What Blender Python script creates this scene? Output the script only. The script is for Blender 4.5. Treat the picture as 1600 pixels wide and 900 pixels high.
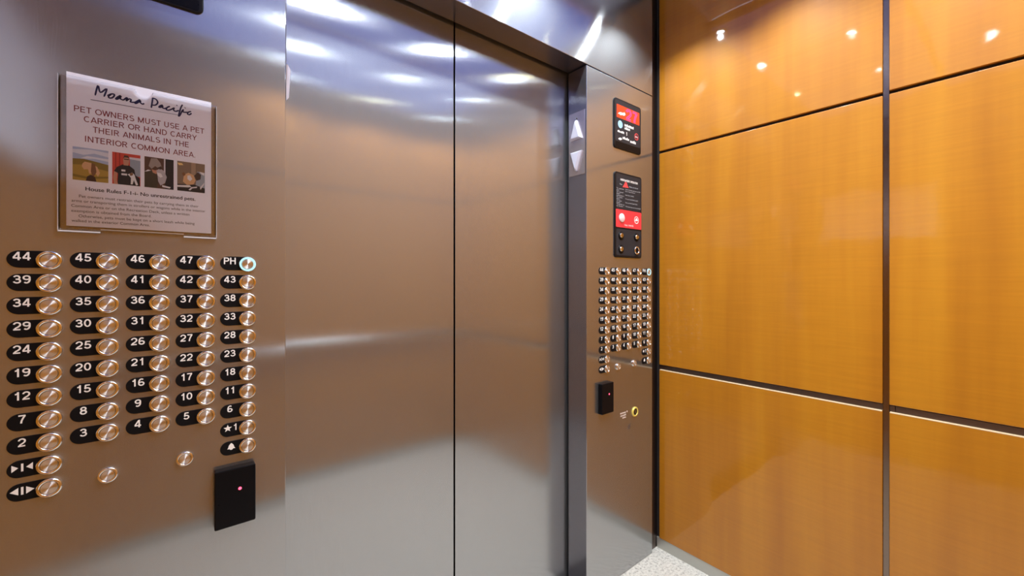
import bpy, bmesh, math, random
from mathutils import Vector, Matrix

random.seed(7)
sc = bpy.context.scene
for o in list(bpy.data.objects):
    bpy.data.objects.remove(o)
COL = sc.collection

# ------------------------------------------------------------------ camera, light, exposure
EYE = 1.2825                       # camera height above the car floor (m)
YAW = math.radians(38.93)
cam_d = bpy.data.cameras.new('camera')
cam_d.sensor_fit = 'HORIZONTAL'
cam_d.sensor_width = 36.0
cam_d.lens = 36.0 * 652.2 / 1600.0
cam_d.shift_y = -13.2 / 1600.0
cam_d.clip_start = 0.01
cam = bpy.data.objects.new('camera', cam_d)
cam.location = (0, 0, EYE)
cam.rotation_euler = (math.pi / 2, 0, -YAW)
COL.objects.link(cam)
sc.camera = cam

world = bpy.data.worlds.new('world')
sc.world = world
world.use_nodes = True
world.node_tree.nodes['Background'].inputs[0].default_value = (0.75, 0.8, 1.0, 1)
world.node_tree.nodes['Background'].inputs[1].default_value = 0.05

sc.view_settings.view_transform = 'Standard'
sc.view_settings.look = 'None'
sc.view_settings.gamma = 1.0
sc.view_settings.use_curve_mapping = False
sc.view_settings.exposure = 0.25

LENS_POWER = 75.0                  # brightness of a downlight's lens seen from the side
SPOT_POWER = 26.5                  # beam of each small ceiling downlight (W)
ADDED_STRIP_POWER = 5.0                   # emission strength of strips added round the ceiling island for bluish light
SPOT_COLOR = (0.86, 0.94, 1.0, 1)
ADDED_STRIP_COLOR = (0.62, 0.74, 1.0, 1)
ADDED_GLOW_POWER = 0.80                 # glow panels added to the ceiling island to tint steel and paper
ADDED_GLOW_COLOR = (0.30, 0.36, 1.0, 1)

# ------------------------------------------------------------------ helpers: materials
def new_mat(name):
    m = bpy.data.materials.new(name)
    m.use_nodes = True
    nt = m.node_tree
    b = nt.nodes['Principled BSDF']
    return m, nt, b

def plain(name, col, rough=0.5, metal=0.0, spec=0.5, emit=None, strength=0.0, coat=0.0):
    m, nt, b = new_mat(name)
    b.inputs['Base Color'].default_value = (*col, 1)
    b.inputs['Roughness'].default_value = rough
    b.inputs['Metallic'].default_value = metal
    b.inputs['Specular IOR Level'].default_value = spec
    b.inputs['Coat Weight'].default_value = coat
    b.inputs['Coat Roughness'].default_value = 0.05
    if emit:
        b.inputs['Emission Color'].default_value = (*emit, 1)
        b.inputs['Emission Strength'].default_value = strength
    # a little procedural unevenness so nothing is dead flat
    tc = nt.nodes.new('ShaderNodeTexCoord')
    nz = nt.nodes.new('ShaderNodeTexNoise')
    nz.inputs['Scale'].default_value = 60.0
    mr = nt.nodes.new('ShaderNodeMapRange')
    mr.inputs['To Min'].default_value = max(0.02, rough - 0.05)
    mr.inputs['To Max'].default_value = min(1.0, rough + 0.05)
    nt.links.new(tc.outputs['Object'], nz.inputs['Vector'])
    nt.links.new(nz.outputs['Fac'], mr.inputs['Value'])
    nt.links.new(mr.outputs['Result'], b.inputs['Roughness'])
    return m

def steel(name, tangent, col=(0.43, 0.44, 0.45), rough=0.15, aniso=0.97, grain='Z', noise=0.10, tail=0.26):
    """brushed stainless: the highlight is drawn out along `tangent`; fine grain lines run along `grain`"""
    m, nt, b = new_mat(name)
    b.inputs['Metallic'].default_value = 1.0
    b.inputs['Anisotropic'].default_value = aniso
    t = nt.nodes.new('ShaderNodeCombineXYZ')
    t.inputs[0].default_value, t.inputs[1].default_value, t.inputs[2].default_value = tangent
    nt.links.new(t.outputs[0], b.inputs['Tangent'])
    geo = nt.nodes.new('ShaderNodeNewGeometry')
    mp = nt.nodes.new('ShaderNodeMapping')
    sxyz = {'Z': (700, 700, 25), 'X': (25, 700, 700)}[grain]
    mp.inputs['Scale'].default_value = sxyz
    nz = nt.nodes.new('ShaderNodeTexNoise')
    nz.inputs['Scale'].default_value = 1.0
    nz.inputs['Detail'].default_value = 3.0
    nt.links.new(geo.outputs['Position'], mp.inputs['Vector'])
    nt.links.new(mp.outputs['Vector'], nz.inputs['Vector'])
    mr = nt.nodes.new('ShaderNodeMapRange')
    mr.inputs['To Min'].default_value = rough * 0.8
    mr.inputs['To Max'].default_value = rough * 1.2
    nt.links.new(nz.outputs['Fac'], mr.inputs['Value'])
    nt.links.new(mr.outputs['Result'], b.inputs['Roughness'])
    mx = nt.nodes.new('ShaderNodeMixRGB')
    mx.inputs['Color1'].default_value = (*[c * (1 - noise) for c in col], 1)
    mx.inputs['Color2'].default_value = (*[min(1, c * (1 + noise)) for c in col], 1)
    nt.links.new(nz.outputs['Fac'], mx.inputs['Fac'])
    nt.links.new(mx.outputs['Color'], b.inputs['Base Color'])
    # broad tail of the brushed surface
    b2 = nt.nodes.new('ShaderNodeBsdfPrincipled')
    b2.inputs['Metallic'].default_value = 1.0
    b2.inputs['Roughness'].default_value = 0.62
    nt.links.new(mx.outputs['Color'], b2.inputs['Base Color'])
    ms = nt.nodes.new('ShaderNodeMixShader')
    ms.inputs['Fac'].default_value = tail
    nt.links.new(b.outputs[0], ms.inputs[1])
    nt.links.new(b2.outputs[0], ms.inputs[2])
    nt.links.new(ms.outputs[0], nt.nodes['Material Output'].inputs['Surface'])
    return m

def spun_steel(name, col=(0.84, 0.82, 0.79)):
    m, nt, b = new_mat(name)
    b.inputs['Metallic'].default_value = 1.0
    b.inputs['Base Color'].default_value = (*col, 1)
    b.inputs['Roughness'].default_value = 0.44
    b.inputs['Anisotropic'].default_value = 0.97
    tn = nt.nodes.new('ShaderNodeTangent')
    tn.direction_type = 'RADIAL'
    tn.axis = 'Y'
    nt.links.new(tn.outputs[0], b.inputs['Tangent'])
    b.inputs['Anisotropic Rotation'].default_value = 0.25
    return m

def wood(name, axis_long='Y'):
    """honey figured maple under clear lacquer"""
    m, nt, b = new_mat(name)
    geo = nt.nodes.new('ShaderNodeNewGeometry')
    # broad soft vertical bands
    mp = nt.nodes.new('ShaderNodeMapping')
    mp.inputs['Scale'].default_value = (9.0, 9.0, 0.5)
    nz = nt.nodes.new('ShaderNodeTexNoise')
    nz.inputs['Scale'].default_value = 1.0
    nz.inputs['Detail'].default_value = 4.0
    nz.inputs['Roughness'].default_value = 0.55
    nt.links.new(geo.outputs['Position'], mp.inputs['Vector'])
    nt.links.new(mp.outputs['Vector'], nz.inputs['Vector'])
    # fine horizontal fiddleback ripple
    mp2 = nt.nodes.new('ShaderNodeMapping')
    mp2.inputs['Scale'].default_value = (5.0, 5.0, 120.0)
    nz2 = nt.nodes.new('ShaderNodeTexNoise')
    nz2.inputs['Scale'].default_value = 1.0
    nz2.inputs['Detail'].default_value = 2.5
    nz2.inputs['Distortion'].default_value = 0.6
    nt.links.new(geo.outputs['Position'], mp2.inputs['Vector'])
    nt.links.new(mp2.outputs['Vector'], nz2.inputs['Vector'])
    r = nt.nodes.new('ShaderNodeValToRGB')
    r.color_ramp.elements[0].position = 0.30
    r.color_ramp.elements[0].color = WOOD_A
    r.color_ramp.elements[1].position = 0.70
    r.color_ramp.elements[1].color = WOOD_B
    mid = r.color_ramp.elements.new(0.5)
    mid.color = WOOD_M
    nt.links.new(nz.outputs['Fac'], r.inputs['Fac'])
    mr = nt.nodes.new('ShaderNodeMapRange')
    mr.inputs['From Min'].default_value = 0.3
    mr.inputs['From Max'].default_value = 0.7
    mr.inputs['To Min'].default_value = 0.95
    mr.inputs['To Max'].default_value = 1.03
    nt.links.new(nz2.outputs['Fac'], mr.inputs['Value'])
    mx = nt.nodes.new('ShaderNodeMixRGB')
    mx.blend_type = 'MULTIPLY'
    mx.inputs['Fac'].default_value = 1.0
    nt.links.new(r.outputs['Color'], mx.inputs['Color1'])
    nt.links.new(mr.outputs['Result'], mx.inputs['Color2'])
    nt.links.new(mx.outputs['Color'], b.inputs['Base Color'])
    b.inputs['Roughness'].default_value = 0.55
    b.inputs['Specular IOR Level'].default_value = 0.25
    b.inputs['Coat Weight'].default_value = 1.0
    b.inputs['Coat Roughness'].default_value = 0.06
    b.inputs['Coat IOR'].default_value = 1.46
    # the lacquer is very slightly wavy
    nz3 = nt.nodes.new('ShaderNodeTexNoise')
    nz3.inputs['Scale'].default_value = 14.0
    nz3.inputs['Detail'].default_value = 1.0
    nt.links.new(geo.outputs['Position'], nz3.inputs['Vector'])
    bp = nt.nodes.new('ShaderNodeBump')
    bp.inputs['Strength'].default_value = 0.05
    bp.inputs['Distance'].default_value = 0.01
    nt.links.new(nz3.outputs['Fac'], bp.inputs['Height'])
    nt.links.new(bp.outputs['Normal'], b.inputs['Coat Normal'])
    return m

def granite(name):
    m, nt, b = new_mat(name)
    geo = nt.nodes.new('ShaderNodeNewGeometry')
    nz = nt.nodes.new('ShaderNodeTexNoise')
    nz.inputs['Scale'].default_value = 90.0
    nz.inputs['Detail'].default_value = 6.0
    nz.inputs['Roughness'].default_value = 0.7
    nt.links.new(geo.outputs['Position'], nz.inputs['Vector'])
    r = nt.nodes.new('ShaderNodeValToRGB')
    e = r.color_ramp.elements
    e[0].position = 0.30
    e[0].color = (0.13, 0.125, 0.12, 1)
    e[1].position = 0.60
    e[1].color = (0.62, 0.59, 0.52, 1)
    k = e.new(0.45)
    k.color = (0.49, 0.465, 0.41, 1)
    nt.links.new(nz.outputs['Fac'], r.inputs['Fac'])
    nt.links.new(r.outputs['Color'], b.inputs['Base Color'])
    b.inputs['Roughness'].default_value = 0.25
    return m

def acrylic(name):
    m = bpy.data.materials.new(name)
    m.use_nodes = True
    nt = m.node_tree
    nt.nodes.clear()
    out = nt.nodes.new('ShaderNodeOutputMaterial')
    tr = nt.nodes.new('ShaderNodeBsdfTransparent')
    tr.inputs[0].default_value = (0.99, 0.99, 0.99, 1)
    gl = nt.nodes.new('ShaderNodeBsdfGlossy')
    gl.inputs['Roughness'].default_value = 0.06
    fr = nt.nodes.new('ShaderNodeFresnel')
    fr.inputs['IOR'].default_value = 1.30
    mx = nt.nodes.new('ShaderNodeMixShader')
    nt.links.new(fr.outputs[0], mx.inputs['Fac'])
    nt.links.new(tr.outputs[0], mx.inputs[1])
    nt.links.new(gl.outputs[0], mx.inputs[2])
    nt.links.new(mx.outputs[0], out.inputs['Surface'])
    return m

def emitter(name, col, strength):
    m = bpy.data.materials.new(name)
    m.use_nodes = True
    nt = m.node_tree
    nt.nodes.clear()
    out = nt.nodes.new('ShaderNodeOutputMaterial')
    e = nt.nodes.new('ShaderNodeEmission')
    e.inputs[0].default_value = col
    e.inputs[1].default_value = strength
    nt.links.new(e.outputs[0], out.inputs['Surface'])
    return m

WOOD_A = (0.362, 0.127, 0.003, 1)
WOOD_M = (0.416, 0.155, 0.004, 1)
WOOD_B = (0.460, 0.184, 0.006, 1)

STEEL_V = steel('brushed steel upright grain', (1, 0, 0))
STEEL_H = steel('brushed steel level grain', (0, 0, 1), grain='X')
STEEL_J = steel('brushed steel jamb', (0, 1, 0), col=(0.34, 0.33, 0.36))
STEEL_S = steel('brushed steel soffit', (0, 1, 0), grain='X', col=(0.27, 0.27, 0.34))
STEEL_L = steel('lantern plate steel', (0, 1, 0), col=(0.66, 0.60, 0.60))
STEEL_C = plain('satin ceiling metal', (0.62, 0.66, 0.76), 0.35, 1.0)
STEEL_D = plain('dark steel trim', (0.16, 0.13, 0.12), 0.35, 1.0)
STEEL_R = plain('rail steel', (0.85, 0.84, 0.82), 0.36, 1.0)
STEEL_B = plain('base steel', (0.50, 0.50, 0.46), 0.45, 0.7)
RING = plain('polished button ring', (0.84, 0.79, 0.73), 0.16, 1.0)
CAP = spun_steel('spun button cap')
WOOD = wood('lacquered maple')
CORE = plain('dark core board', (0.015, 0.010, 0.009), 0.8)
GRANITE = granite('pale granite')
BLACK = plain('black plastic', (0.006, 0.006, 0.007), 0.38, spec=0.2)
BLACK_G = plain('black gloss', (0.004, 0.004, 0.005), 0.3, spec=0.12)
PLATE = plain('black number plate', (0.004, 0.004, 0.005), 0.5, spec=0.15)
CHAR = plain('charcoal faceplate', (0.022, 0.022, 0.026), 0.45, spec=0.2)
WHITE_INK = plain('white ink', (0.86, 0.84, 0.80), 0.6)
GREY_INK = plain('grey ink', (0.42, 0.42, 0.44), 0.6)
PAPER = plain('white paper', (0.88, 0.90, 1.0), 0.7)
NAVY = plain('navy ink', (0.010, 0.012, 0.085), 0.6)
MAROON = plain('maroon ink', (0.22, 0.030, 0.045), 0.6)
INK = plain('black ink', (0.015, 0.015, 0.03), 0.6)
ACRYL = acrylic('clear acrylic')
RED = plain('red faceplate', (0.70, 0.035, 0.045), 0.45)
LED_RED = plain('red display', (0.55, 0.02, 0.005), 0.4, emit=(1.0, 0.06, 0.01), strength=0.75)
LED_PINK = emitter('pink display digits', (1.0, 0.09, 0.42, 1), 1.3)
LED_DOT = emitter('red pilot light', (1.0, 0.06, 0.12, 1), 4.0)
LED_CORE = emitter('pilot light core', (1.0, 0.55, 0.65, 1), 5.0)
HALO = emitter('lit ring', (0.50, 0.90, 1.0, 1), 1.05)
BLUE = plain('pale blue badge', (0.30, 0.52, 0.78), 0.5)
RED_INK = plain('red ink', (0.62, 0.05, 0.05), 0.6)
LANTERN = plain('pale lantern plastic', (0.62, 0.62, 0.72), 0.3, spec=0.6)
BRASS = plain('brass', (0.80, 0.62, 0.13), 0.3, 0.35)
GREY_P = plain('grey plastic', (0.45, 0.45, 0.46), 0.5)
RESIDUE = plain('tape residue', (0.10, 0.06, 0.04), 0.9)
CEIL = plain('ceiling paint', (0.72, 0.74, 0.80), 0.7)
SPOT = emitter('downlight lens', SPOT_COLOR, LENS_POWER)
ADDED_GLOW = emitter('added blue glow', ADDED_GLOW_COLOR, ADDED_GLOW_POWER)
ADDED_STRIP = emitter('added strip glow', ADDED_STRIP_COLOR, ADDED_STRIP_POWER)

# ------------------------------------------------------------------ helpers: geometry
class MB:
    def __init__(self):
        self.v, self.f, self.m, self.s = [], [], [], []
    def add(self, vs, fs, mi=0, smooth=False):
        n = len(self.v)
        self.v += [tuple(v) for v in vs]
        for f in fs:
            self.f.append(tuple(i + n for i in f))
            self.m.append(mi)
            self.s.append(smooth)
        return self
    def box(self, x0, x1, y0, y1, z0, z1, bev=0.0, mi=0, seg=2):
        bm = bmesh.new()
        bmesh.ops.create_cube(bm, size=1.0)
        for v in bm.verts:
            v.co = Vector(((x0 + x1) / 2 + v.co.x * (x1 - x0), (y0 + y1) / 2 + v.co.y * (y1 - y0), (z0 + z1) / 2 + v.co.z * (z1 - z0)))
        if bev > 0:
            bmesh.ops.bevel(bm, geom=list(bm.edges), offset=bev, segments=seg, affect='EDGES', profile=0.5)
        bm.verts.index_update()
        self.add([v.co for v in bm.verts], [[v.index for v in f.verts] for f in bm.faces], mi)
        bm.free()
        return self
    def prism(self, pts, y0, y1, mi=0, bev=0.0, seg=2):
        """polygon in XZ (counter-clockwise seen from -Y), front at y0, back at y1 > y0; only the front rim is bevelled"""
        n = len(pts)
        if bev > 0:
            rings = []
            cx = sum(p[0] for p in pts) / n
            cz = sum(p[1] for p in pts) / n
            ins = inset(pts, bev)
            for k in range(seg + 1):
                a = math.pi / 2 * k / seg
                t = 1 - math.cos(a)
                rings.append(([(p[0] + (q[0] - p[0]) * t, p[1] + (q[1] - p[1]) * t) for p, q in zip(pts, ins)], y0 + bev * (1 - math.sin(a))))
            vs = [(p[0], y1, p[1]) for p in pts]
            for r, y in rings:
                vs += [(p[0], y, p[1]) for p in r]
            fs = []
            for k in range(len(rings)):
                for i in range(n):
                    j = (i + 1) % n
                    fs.append((k * n + i, k * n + j, (k + 1) * n + j, (k + 1) * n + i)[::-1])
            fs.append(tuple(range(len(rings) * n, (len(rings) + 1) * n)))
            fs.append(tuple(range(n))[::-1])
            self.add(vs, fs, mi)
        else:
            vs = [(p[0], y0, p[1]) for p in pts] + [(p[0], y1, p[1]) for p in pts]
            fs = [tuple(range(n)), tuple(range(n, 2 * n))[::-1]]
            for i in range(n):
                j = (i + 1) % n
                fs.append((i, i + n, j + n, j))
            self.add(vs, fs, mi)
        return self
    def flat(self, pts, y, mi=0):
        self.add([(p[0], y, p[1]) for p in pts], [tuple(range(len(pts)))], mi)
        return self
    def rect(self, x0, x1, z0, z1, y, mi=0):
        return self.flat([(x0, z0), (x1, z0), (x1, z1), (x0, z1)], y, mi)
    def lathe(self, prof, cx=0.0, cz=0.0, n=32, mi=0, close=True):
        """profile of (radius, y) turned about the Y axis"""
        vs, fs = [], []
        idx = []
        for r, y in prof:
            if r < 1e-6:
                idx.append([len(vs)])
                vs.append((cx, y, cz))
            else:
                idx.append(list(range(len(vs), len(vs) + n)))
                for k in range(n):
                    a = 2 * math.pi * k / n
                    vs.append((cx + r * math.cos(a), y, cz + r * math.sin(a)))
        for a, b in zip(idx, idx[1:]):
            for k in range(n):
                j = (k + 1) % n
                if len(a) == 1 and len(b) == 1:
                    continue
                if len(a) == 1:
                    fs.append((a[0], b[j], b[k]))
                elif len(b) == 1:
                    fs.append((a[k], a[j], b[0]))
                else:
                    fs.append((a[k], a[j], b[j], b[k]))
        self.add(vs, fs, mi, True)
        return self
    def tube(self, pts, r, n=10, mi=0):
        """round bar through 3-D points"""
        vs, fs = [], []
        P = [Vector(p) for p in pts]
        for i, p in enumerate(P):
            d = (P[min(i + 1, len(P) - 1)] - P[max(i - 1, 0)]).normalized()
            up = Vector((0, 0, 1)) if abs(d.z) < 0.9 else Vector((1, 0, 0))
            a = d.cross(up).normalized()
            b = d.cross(a)
            for k in range(n):
                t = 2 * math.pi * k / n
                vs.append(p + a * r * math.cos(t) + b * r * math.sin(t))
        for i in range(len(P) - 1):
            for k in range(n):
                j = (k + 1) % n
                fs.append((i * n + k, i * n + j, (i + 1) * n + j, (i + 1) * n + k))
        fs.append(tuple(range(n))[::-1])
        fs.append(tuple(range((len(P) - 1) * n, len(P) * n)))
        self.add(vs, fs, mi, True)
        return self
    def stroke(self, pts, w, y, mi=0):
        """pen stroke: smoothed ribbon in XZ facing -Y"""
        P = [Vector((a, b)) for a, b in pts]
        Q = []
        for i in range(len(P) - 1):
            p0, p1, p2, p3 = P[max(i - 1, 0)], P[i], P[i + 1], P[min(i + 2, len(P) - 1)]
            for k in range(5):
                t = k / 5
                Q.append(0.5 * ((2 * p1) + (p2 - p0) * t + (2 * p0 - 5 * p1 + 4 * p2 - p3) * t * t + (3 * p1 - p0 - 3 * p2 + p3) * t ** 3))
        Q.append(P[-1])
        vs, fs = [], []
        for i, q in enumerate(Q):
            d = (Q[min(i + 1, len(Q) - 1)] - Q[max(i - 1, 0)])
            d = d.normalized() if d.length > 1e-9 else Vector((1, 0))
            nrm = Vector((-d.y, d.x))
            e = 0.55 if i in (0, len(Q) - 1) else 1.0
            vs += [(q.x + nrm.x * w * e / 2, y, q.y + nrm.y * w * e / 2), (q.x - nrm.x * w * e / 2, y, q.y - nrm.y * w * e / 2)]
        for i in range(len(Q) - 1):
            fs.append((2 * i, 2 * i + 1, 2 * i + 3, 2 * i + 2))
        self.add(vs, fs, mi)
        return self
    def mesh(self, name, mats):
        me = bpy.data.meshes.new(name)
        me.from_pydata(self.v, [], self.f)
        if not isinstance(mats, (list, tuple)):
            mats = [mats]
        for m in mats:
            me.materials.append(m)
        me.polygons.foreach_set('material_index', self.m)
        me.polygons.foreach_set('use_smooth', self.s)
        me.update()
        return me
    def side_faces(self, mi=1):
        for k, f in enumerate(self.f):
            a, b, c = (Vector(self.v[i]) for i in f[:3])
            n = (b - a).cross(c - a)
            if n.length > 0 and abs(n.normalized().y) < 0.4:
                self.m[k] = mi
        return self
    def build(self, name, mats, parent=None, label=None):
        o = bpy.data.objects.new(name, self.mesh(name, mats))
        COL.objects.link(o)
        if parent is not None:
            o.parent = parent
        if label:
            o['label'] = label
        return o

def inset(pts, d):
    n = len(pts)
    out = []
    for i in range(n):
        p, c, q = Vector(pts[i - 1]), Vector(pts[i]), Vector(pts[(i + 1) % n])
        d1 = (c - p).normalized()
        d2 = (q - c).normalized()
        n1 = Vector((-d1.y, d1.x))
        n2 = Vector((-d2.y, d2.x))
        b = (n1 + n2)
        b = b / max(0.3, b.dot(n1)) if b.length > 1e-9 else n1
        out.append((c.x + b.x * d, c.y + b.y * d))
    return out

def rrect(x0, x1, z0, z1, r, n=6):
    pts = []
    for cx, cz, a0 in ((x1 - r, z0 + r, -90), (x1 - r, z1 - r, 0), (x0 + r, z1 - r, 90), (x0 + r, z0 + r, 180)):
        for k in range(n + 1):
            a = math.radians(a0 + 90 * k / n)
            pts.append((cx + r * math.cos(a), cz + r * math.sin(a)))
    return pts

def disc(cx, cz, rx, rz=None, n=20):
    rz = rz or rx
    return [(cx + rx * math.cos(2 * math.pi * k / n), cz + rz * math.sin(2 * math.pi * k / n)) for k in range(n)]

def thing(name, label, cat, loc, rotz=0.0, group=None):
    o = bpy.data.objects.new(name, None)
    o.empty_display_size = 0.02
    COL.objects.link(o)
    o.location = loc
    o.rotation_euler = (0, 0, rotz)
    o['label'] = label
    o['category'] = cat
    if group:
        o['group'] = group
    return o

def tag(o, label, cat, group=None):
    o['label'] = label
    o['category'] = cat
    if group:
        o['group'] = group
    return o

def struct(o):
    o['kind'] = 'structure'
    return o

_tc = {}
def glyphs(s, bold=0.0, shear=0.0):
    """verts (x, z) and faces of a line of text, scaled so the capital height is 1"""
    key = (s, bold, shear)
    if key in _tc:
        return _tc[key]
    def raw(t):
        cu = bpy.data.curves.new('text', 'FONT')
        cu.body = t
        cu.size = 1.0
        cu.offset = bold
        cu.shear = shear
        cu.resolution_u = 4
        ob = bpy.data.objects.new('text', cu)
        COL.objects.link(ob)
        dg = bpy.context.evaluated_depsgraph_get()
        dg.update()
        me = bpy.data.meshes.new_from_object(ob.evaluated_get(dg))
        v = [(p.co.x, p.co.y) for p in me.vertices]
        f = [tuple(p.vertices) for p in me.polygons]
        bpy.data.objects.remove(ob)
        bpy.data.curves.remove(cu)
        bpy.data.meshes.remove(me)
        return v, f
    if ('cap', bold) not in _tc:
        hv, _ = raw('H')
        _tc[('cap', bold)] = (min(a[1] for a in hv), max(a[1] for a in hv))
    lo, hi = _tc[('cap', bold)]
    v, f = raw(s)
    k = 1.0 / (hi - lo)
    v = [(a * k, (b - lo) * k) for a, b in v]
    x0 = min(a for a, b in v)
    v = [(a - x0, b) for a, b in v]
    _tc[key] = (v, f, max(a for a, b in v))
    return _tc[key]

# centre-line letterforms for the sans-serif capitals and numerals (capital height 1)
def arc(cx, cz, rx, rz, a0, a1, n=14):
    return [(cx + rx * math.cos(math.radians(a0 + (a1 - a0) * k / n)), cz + rz * math.sin(math.radians(a0 + (a1 - a0) * k / n))) for k in range(n + 1)]
SIX = [arc(.33, .30, .25, .22, 90, 450, 24), arc(.345, .50, .265, .42, 52, 195)]
LET = {
    '0': [arc(.33, .5, .25, .42, 90, 450, 28)], '1': [[(.38, 0), (.38, 1)], [(.13, .72), (.27, .755), (.35, .86), (.37, .96)]],
    '2': [arc(.33, .665, .25, .255, 172, -28) + [(.42, .40), (.20, .24), (.10, .07)], [(.02, .08), (.60, .08)]],
    '3': [arc(.31, .71, .22, .21, 165, -90), arc(.32, .30, .26, .22, 95, -165), [(.22, .51), (.33, .51)]],
    '4': [[(.44, .97), (.05, .30)], [(.01, .26), (.66, .26)], [(.47, 0), (.47, 1)]],
    '5': [[(.13, .92), (.57, .92)], [(.18, .93), (.13, .47)], arc(.32, .325, .265, .245, 148, -160)],
    '6': SIX, '7': [[(.04, .92), (.61, .92)], [(.58, .92), (.42, .62), (.30, .30), (.26, 0)]],
    '8': [arc(.33, .725, .215, .195, 90, 450, 24), arc(.33, .295, .25, .215, 90, 450, 24)],
    '9': [[(.66 - a, 1 - b) for a, b in p] for p in SIX],
    'A': [[(.04, 0), (.38, 1)], [(.38, 1), (.72, 0)], [(.16, .30), (.60, .30)]], 'C': [arc(.42, .5, .34, .43, 48, 312, 22)],
    'D': [[(.10, 0), (.10, 1)], [(.10, .935), (.34, .935)] + arc(.36, .5, .32, .435, 90, -90) + [(.10, .065)]],
    'E': [[(.10, 0), (.10, 1)], [(.10, .935), (.62, .935)], [(.10, .52), (.57, .52)], [(.10, .065), (.64, .065)]],
    'F': [[(.10, 0), (.10, 1)], [(.10, .935), (.60, .935)], [(.10, .50), (.54, .50)]],
    'G': [arc(.42, .5, .34, .43, 48, 340, 22), [(.44, .46), (.76, .46)], [(.74, .46), (.74, .02)]],
    'H': [[(.10, 0), (.10, 1)], [(.66, 0), (.66, 1)], [(.10, .52), (.66, .52)]], 'I': [[(.10, 0), (.10, 1)]],
    'L': [[(.10, 0), (.10, 1)], [(.10, .065), (.58, .065)]],
    'M': [[(.10, 0), (.10, 1)], [(.80, 0), (.80, 1)], [(.10, .98), (.45, .04)], [(.45, .04), (.80, .98)]],
    'N': [[(.10, 0), (.10, 1)], [(.68, 0), (.68, 1)], [(.10, .98), (.68, .02)]], 'O': [arc(.44, .5, .37, .43, 90, 450, 28)],
    'P': [[(.10, 0), (.10, 1)], [(.10, .935), (.38, .935)] + arc(.38, .70, .24, .235, 90, -90) + [(.10, .465)]],
    'R': [[(.10, 0), (.10, 1)], [(.10, .935), (.38, .935)] + arc(.38, .72, .24, .215, 90, -90) + [(.10, .505)], [(.38, .50), (.66, 0)]],
    'S': [arc(.35, .72, .25, .215, 35, 265) + arc(.36, .285, .27, .22, 85, -150)],
    'T': [[(.32, 0), (.32, .94)], [(.0, .935), (.64, .935)]], 'U': [[(.10, 1), (.10, .36)] + arc(.37, .36, .27, .295, 180, 360) + [(.64, 1)]],
    'W': [[(.03, 1), (.27, .02)], [(.27, .02), (.50, .96)], [(.50, .96), (.73, .02)], [(.73, .02), (.97, 1)]],
    'Y': [[(.03, 1), (.34, .42)], [(.65, 1), (.34, .42)], [(.34, .45), (.34, 0)]], '.': [[(.10, 0), (.10, .14)]], "'": [[(.08, .72), (.08, 1)]]}
ADV = {'0': .74, '1': .66, '2': .72, '3': .72, '4': .74, '5': .72, '6': .72, '7': .70, '8': .72, '9': .72, 'A': .78, 'C': .84, 'D': .82, 'E': .74, 'F': .68, 'G': .90, 'H': .84, 'I': .30,
       'L': .66, 'M': .98, 'N': .86, 'O': .90, 'P': .74, 'R': .80, 'S': .74, 'T': .68, 'U': .84, 'W': 1.02, 'Y': .70, '.': .28, "'": .22, ' ': .36}

def put_caps(mb, s, x0, x1, base, cap, y, w=0.12, mi=0, center=None, gap=0.04):
    """capitals and numerals drawn with strokes of width w (in capital heights)"""
    total = sum(ADV[c] + gap for c in s) - gap
    sx = cap if x1 is None else (x1 - x0) / total
    if center is not None:
        x0 = center - total * sx / 2
    x = 0.0
    k = 0
    for c in s:
        for line in LET.get(c, []):
            P = [Vector(((a + x), b)) for a, b in line]
            closed = (P[0] - P[-1]).length < 1e-6
            vs, fs = [], []
            n = len(P)
            for i in range(n):
                p, q = P[max(i - 1, 0)], P[min(i + 1, n - 1)]
                if closed and i in (0, n - 1):
                    p, q = P[-2], P[1]
                d = (q - p).normalized()
                for sg in (1, -1):
                    vs.append((x0 + (P[i].x - sg * d.y * w / 2) * sx, y - 0.000006 * (k % 4), base + min(1.0, max(0.0, P[i].y + sg * d.x * w / 2)) * cap))
            for i in range(n - 1):
                fs.append((2 * i, 2 * i + 1, 2 * i + 3, 2 * i + 2))
            mb.add(vs, fs, mi)
            k += 1
        x += ADV[c] + gap
    return mb

def put_text(mb, s, x0, x1, base, cap, y, bold=0.0, mi=0, shear=0.0, center=None):
    """x1 None: natural width from x0 (or centred on `center`)"""
    v, f, w = glyphs(s, bold, shear)
    sx = cap if x1 is None else (x1 - x0) / w
    if center is not None:
        x0 = center - w * sx / 2
    mb.add([(x0 + a * sx, y, base + b * cap) for a, b in v], f, mi)
    return mb

# ------------------------------------------------------------------ plan of the car (metres, origin under the camera)
YF = 1.110          # face of the front return panels
YD = 1.2204         # face of the sliding doors
XL = -0.311         # left side wall
XR = 1.7957         # right side wall
YB = -0.450         # back wall
XA, XB = 0.2052, 1.2795     # door opening
ZH = 2.1445         # underside of the transom
ZTOP = 2.72
DX = 1.5802         # the right-hand panel repeats the left-hand one at this distance
JB = 1.2085         # back edge of the jambs

# floor, ceiling
struct(MB().box(XL - 0.1, XR + 0.1, YB - 0.1, YF + 0.04, -0.06, 0.0).build('floor', GRANITE))
struct(MB().box(XL - 0.1, XR + 0.1, YB - 0.1, YD + 0.1, ZTOP, ZTOP + 0.05).build('ceiling', CEIL))
struct(MB().box(XA - 0.12, XB + 0.12, YF + 0.0405, YD + 0.12, -0.06, -0.002, 0.002).build('trim_1', STEEL_H))['label'] = 'brushed steel door sill'

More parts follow.
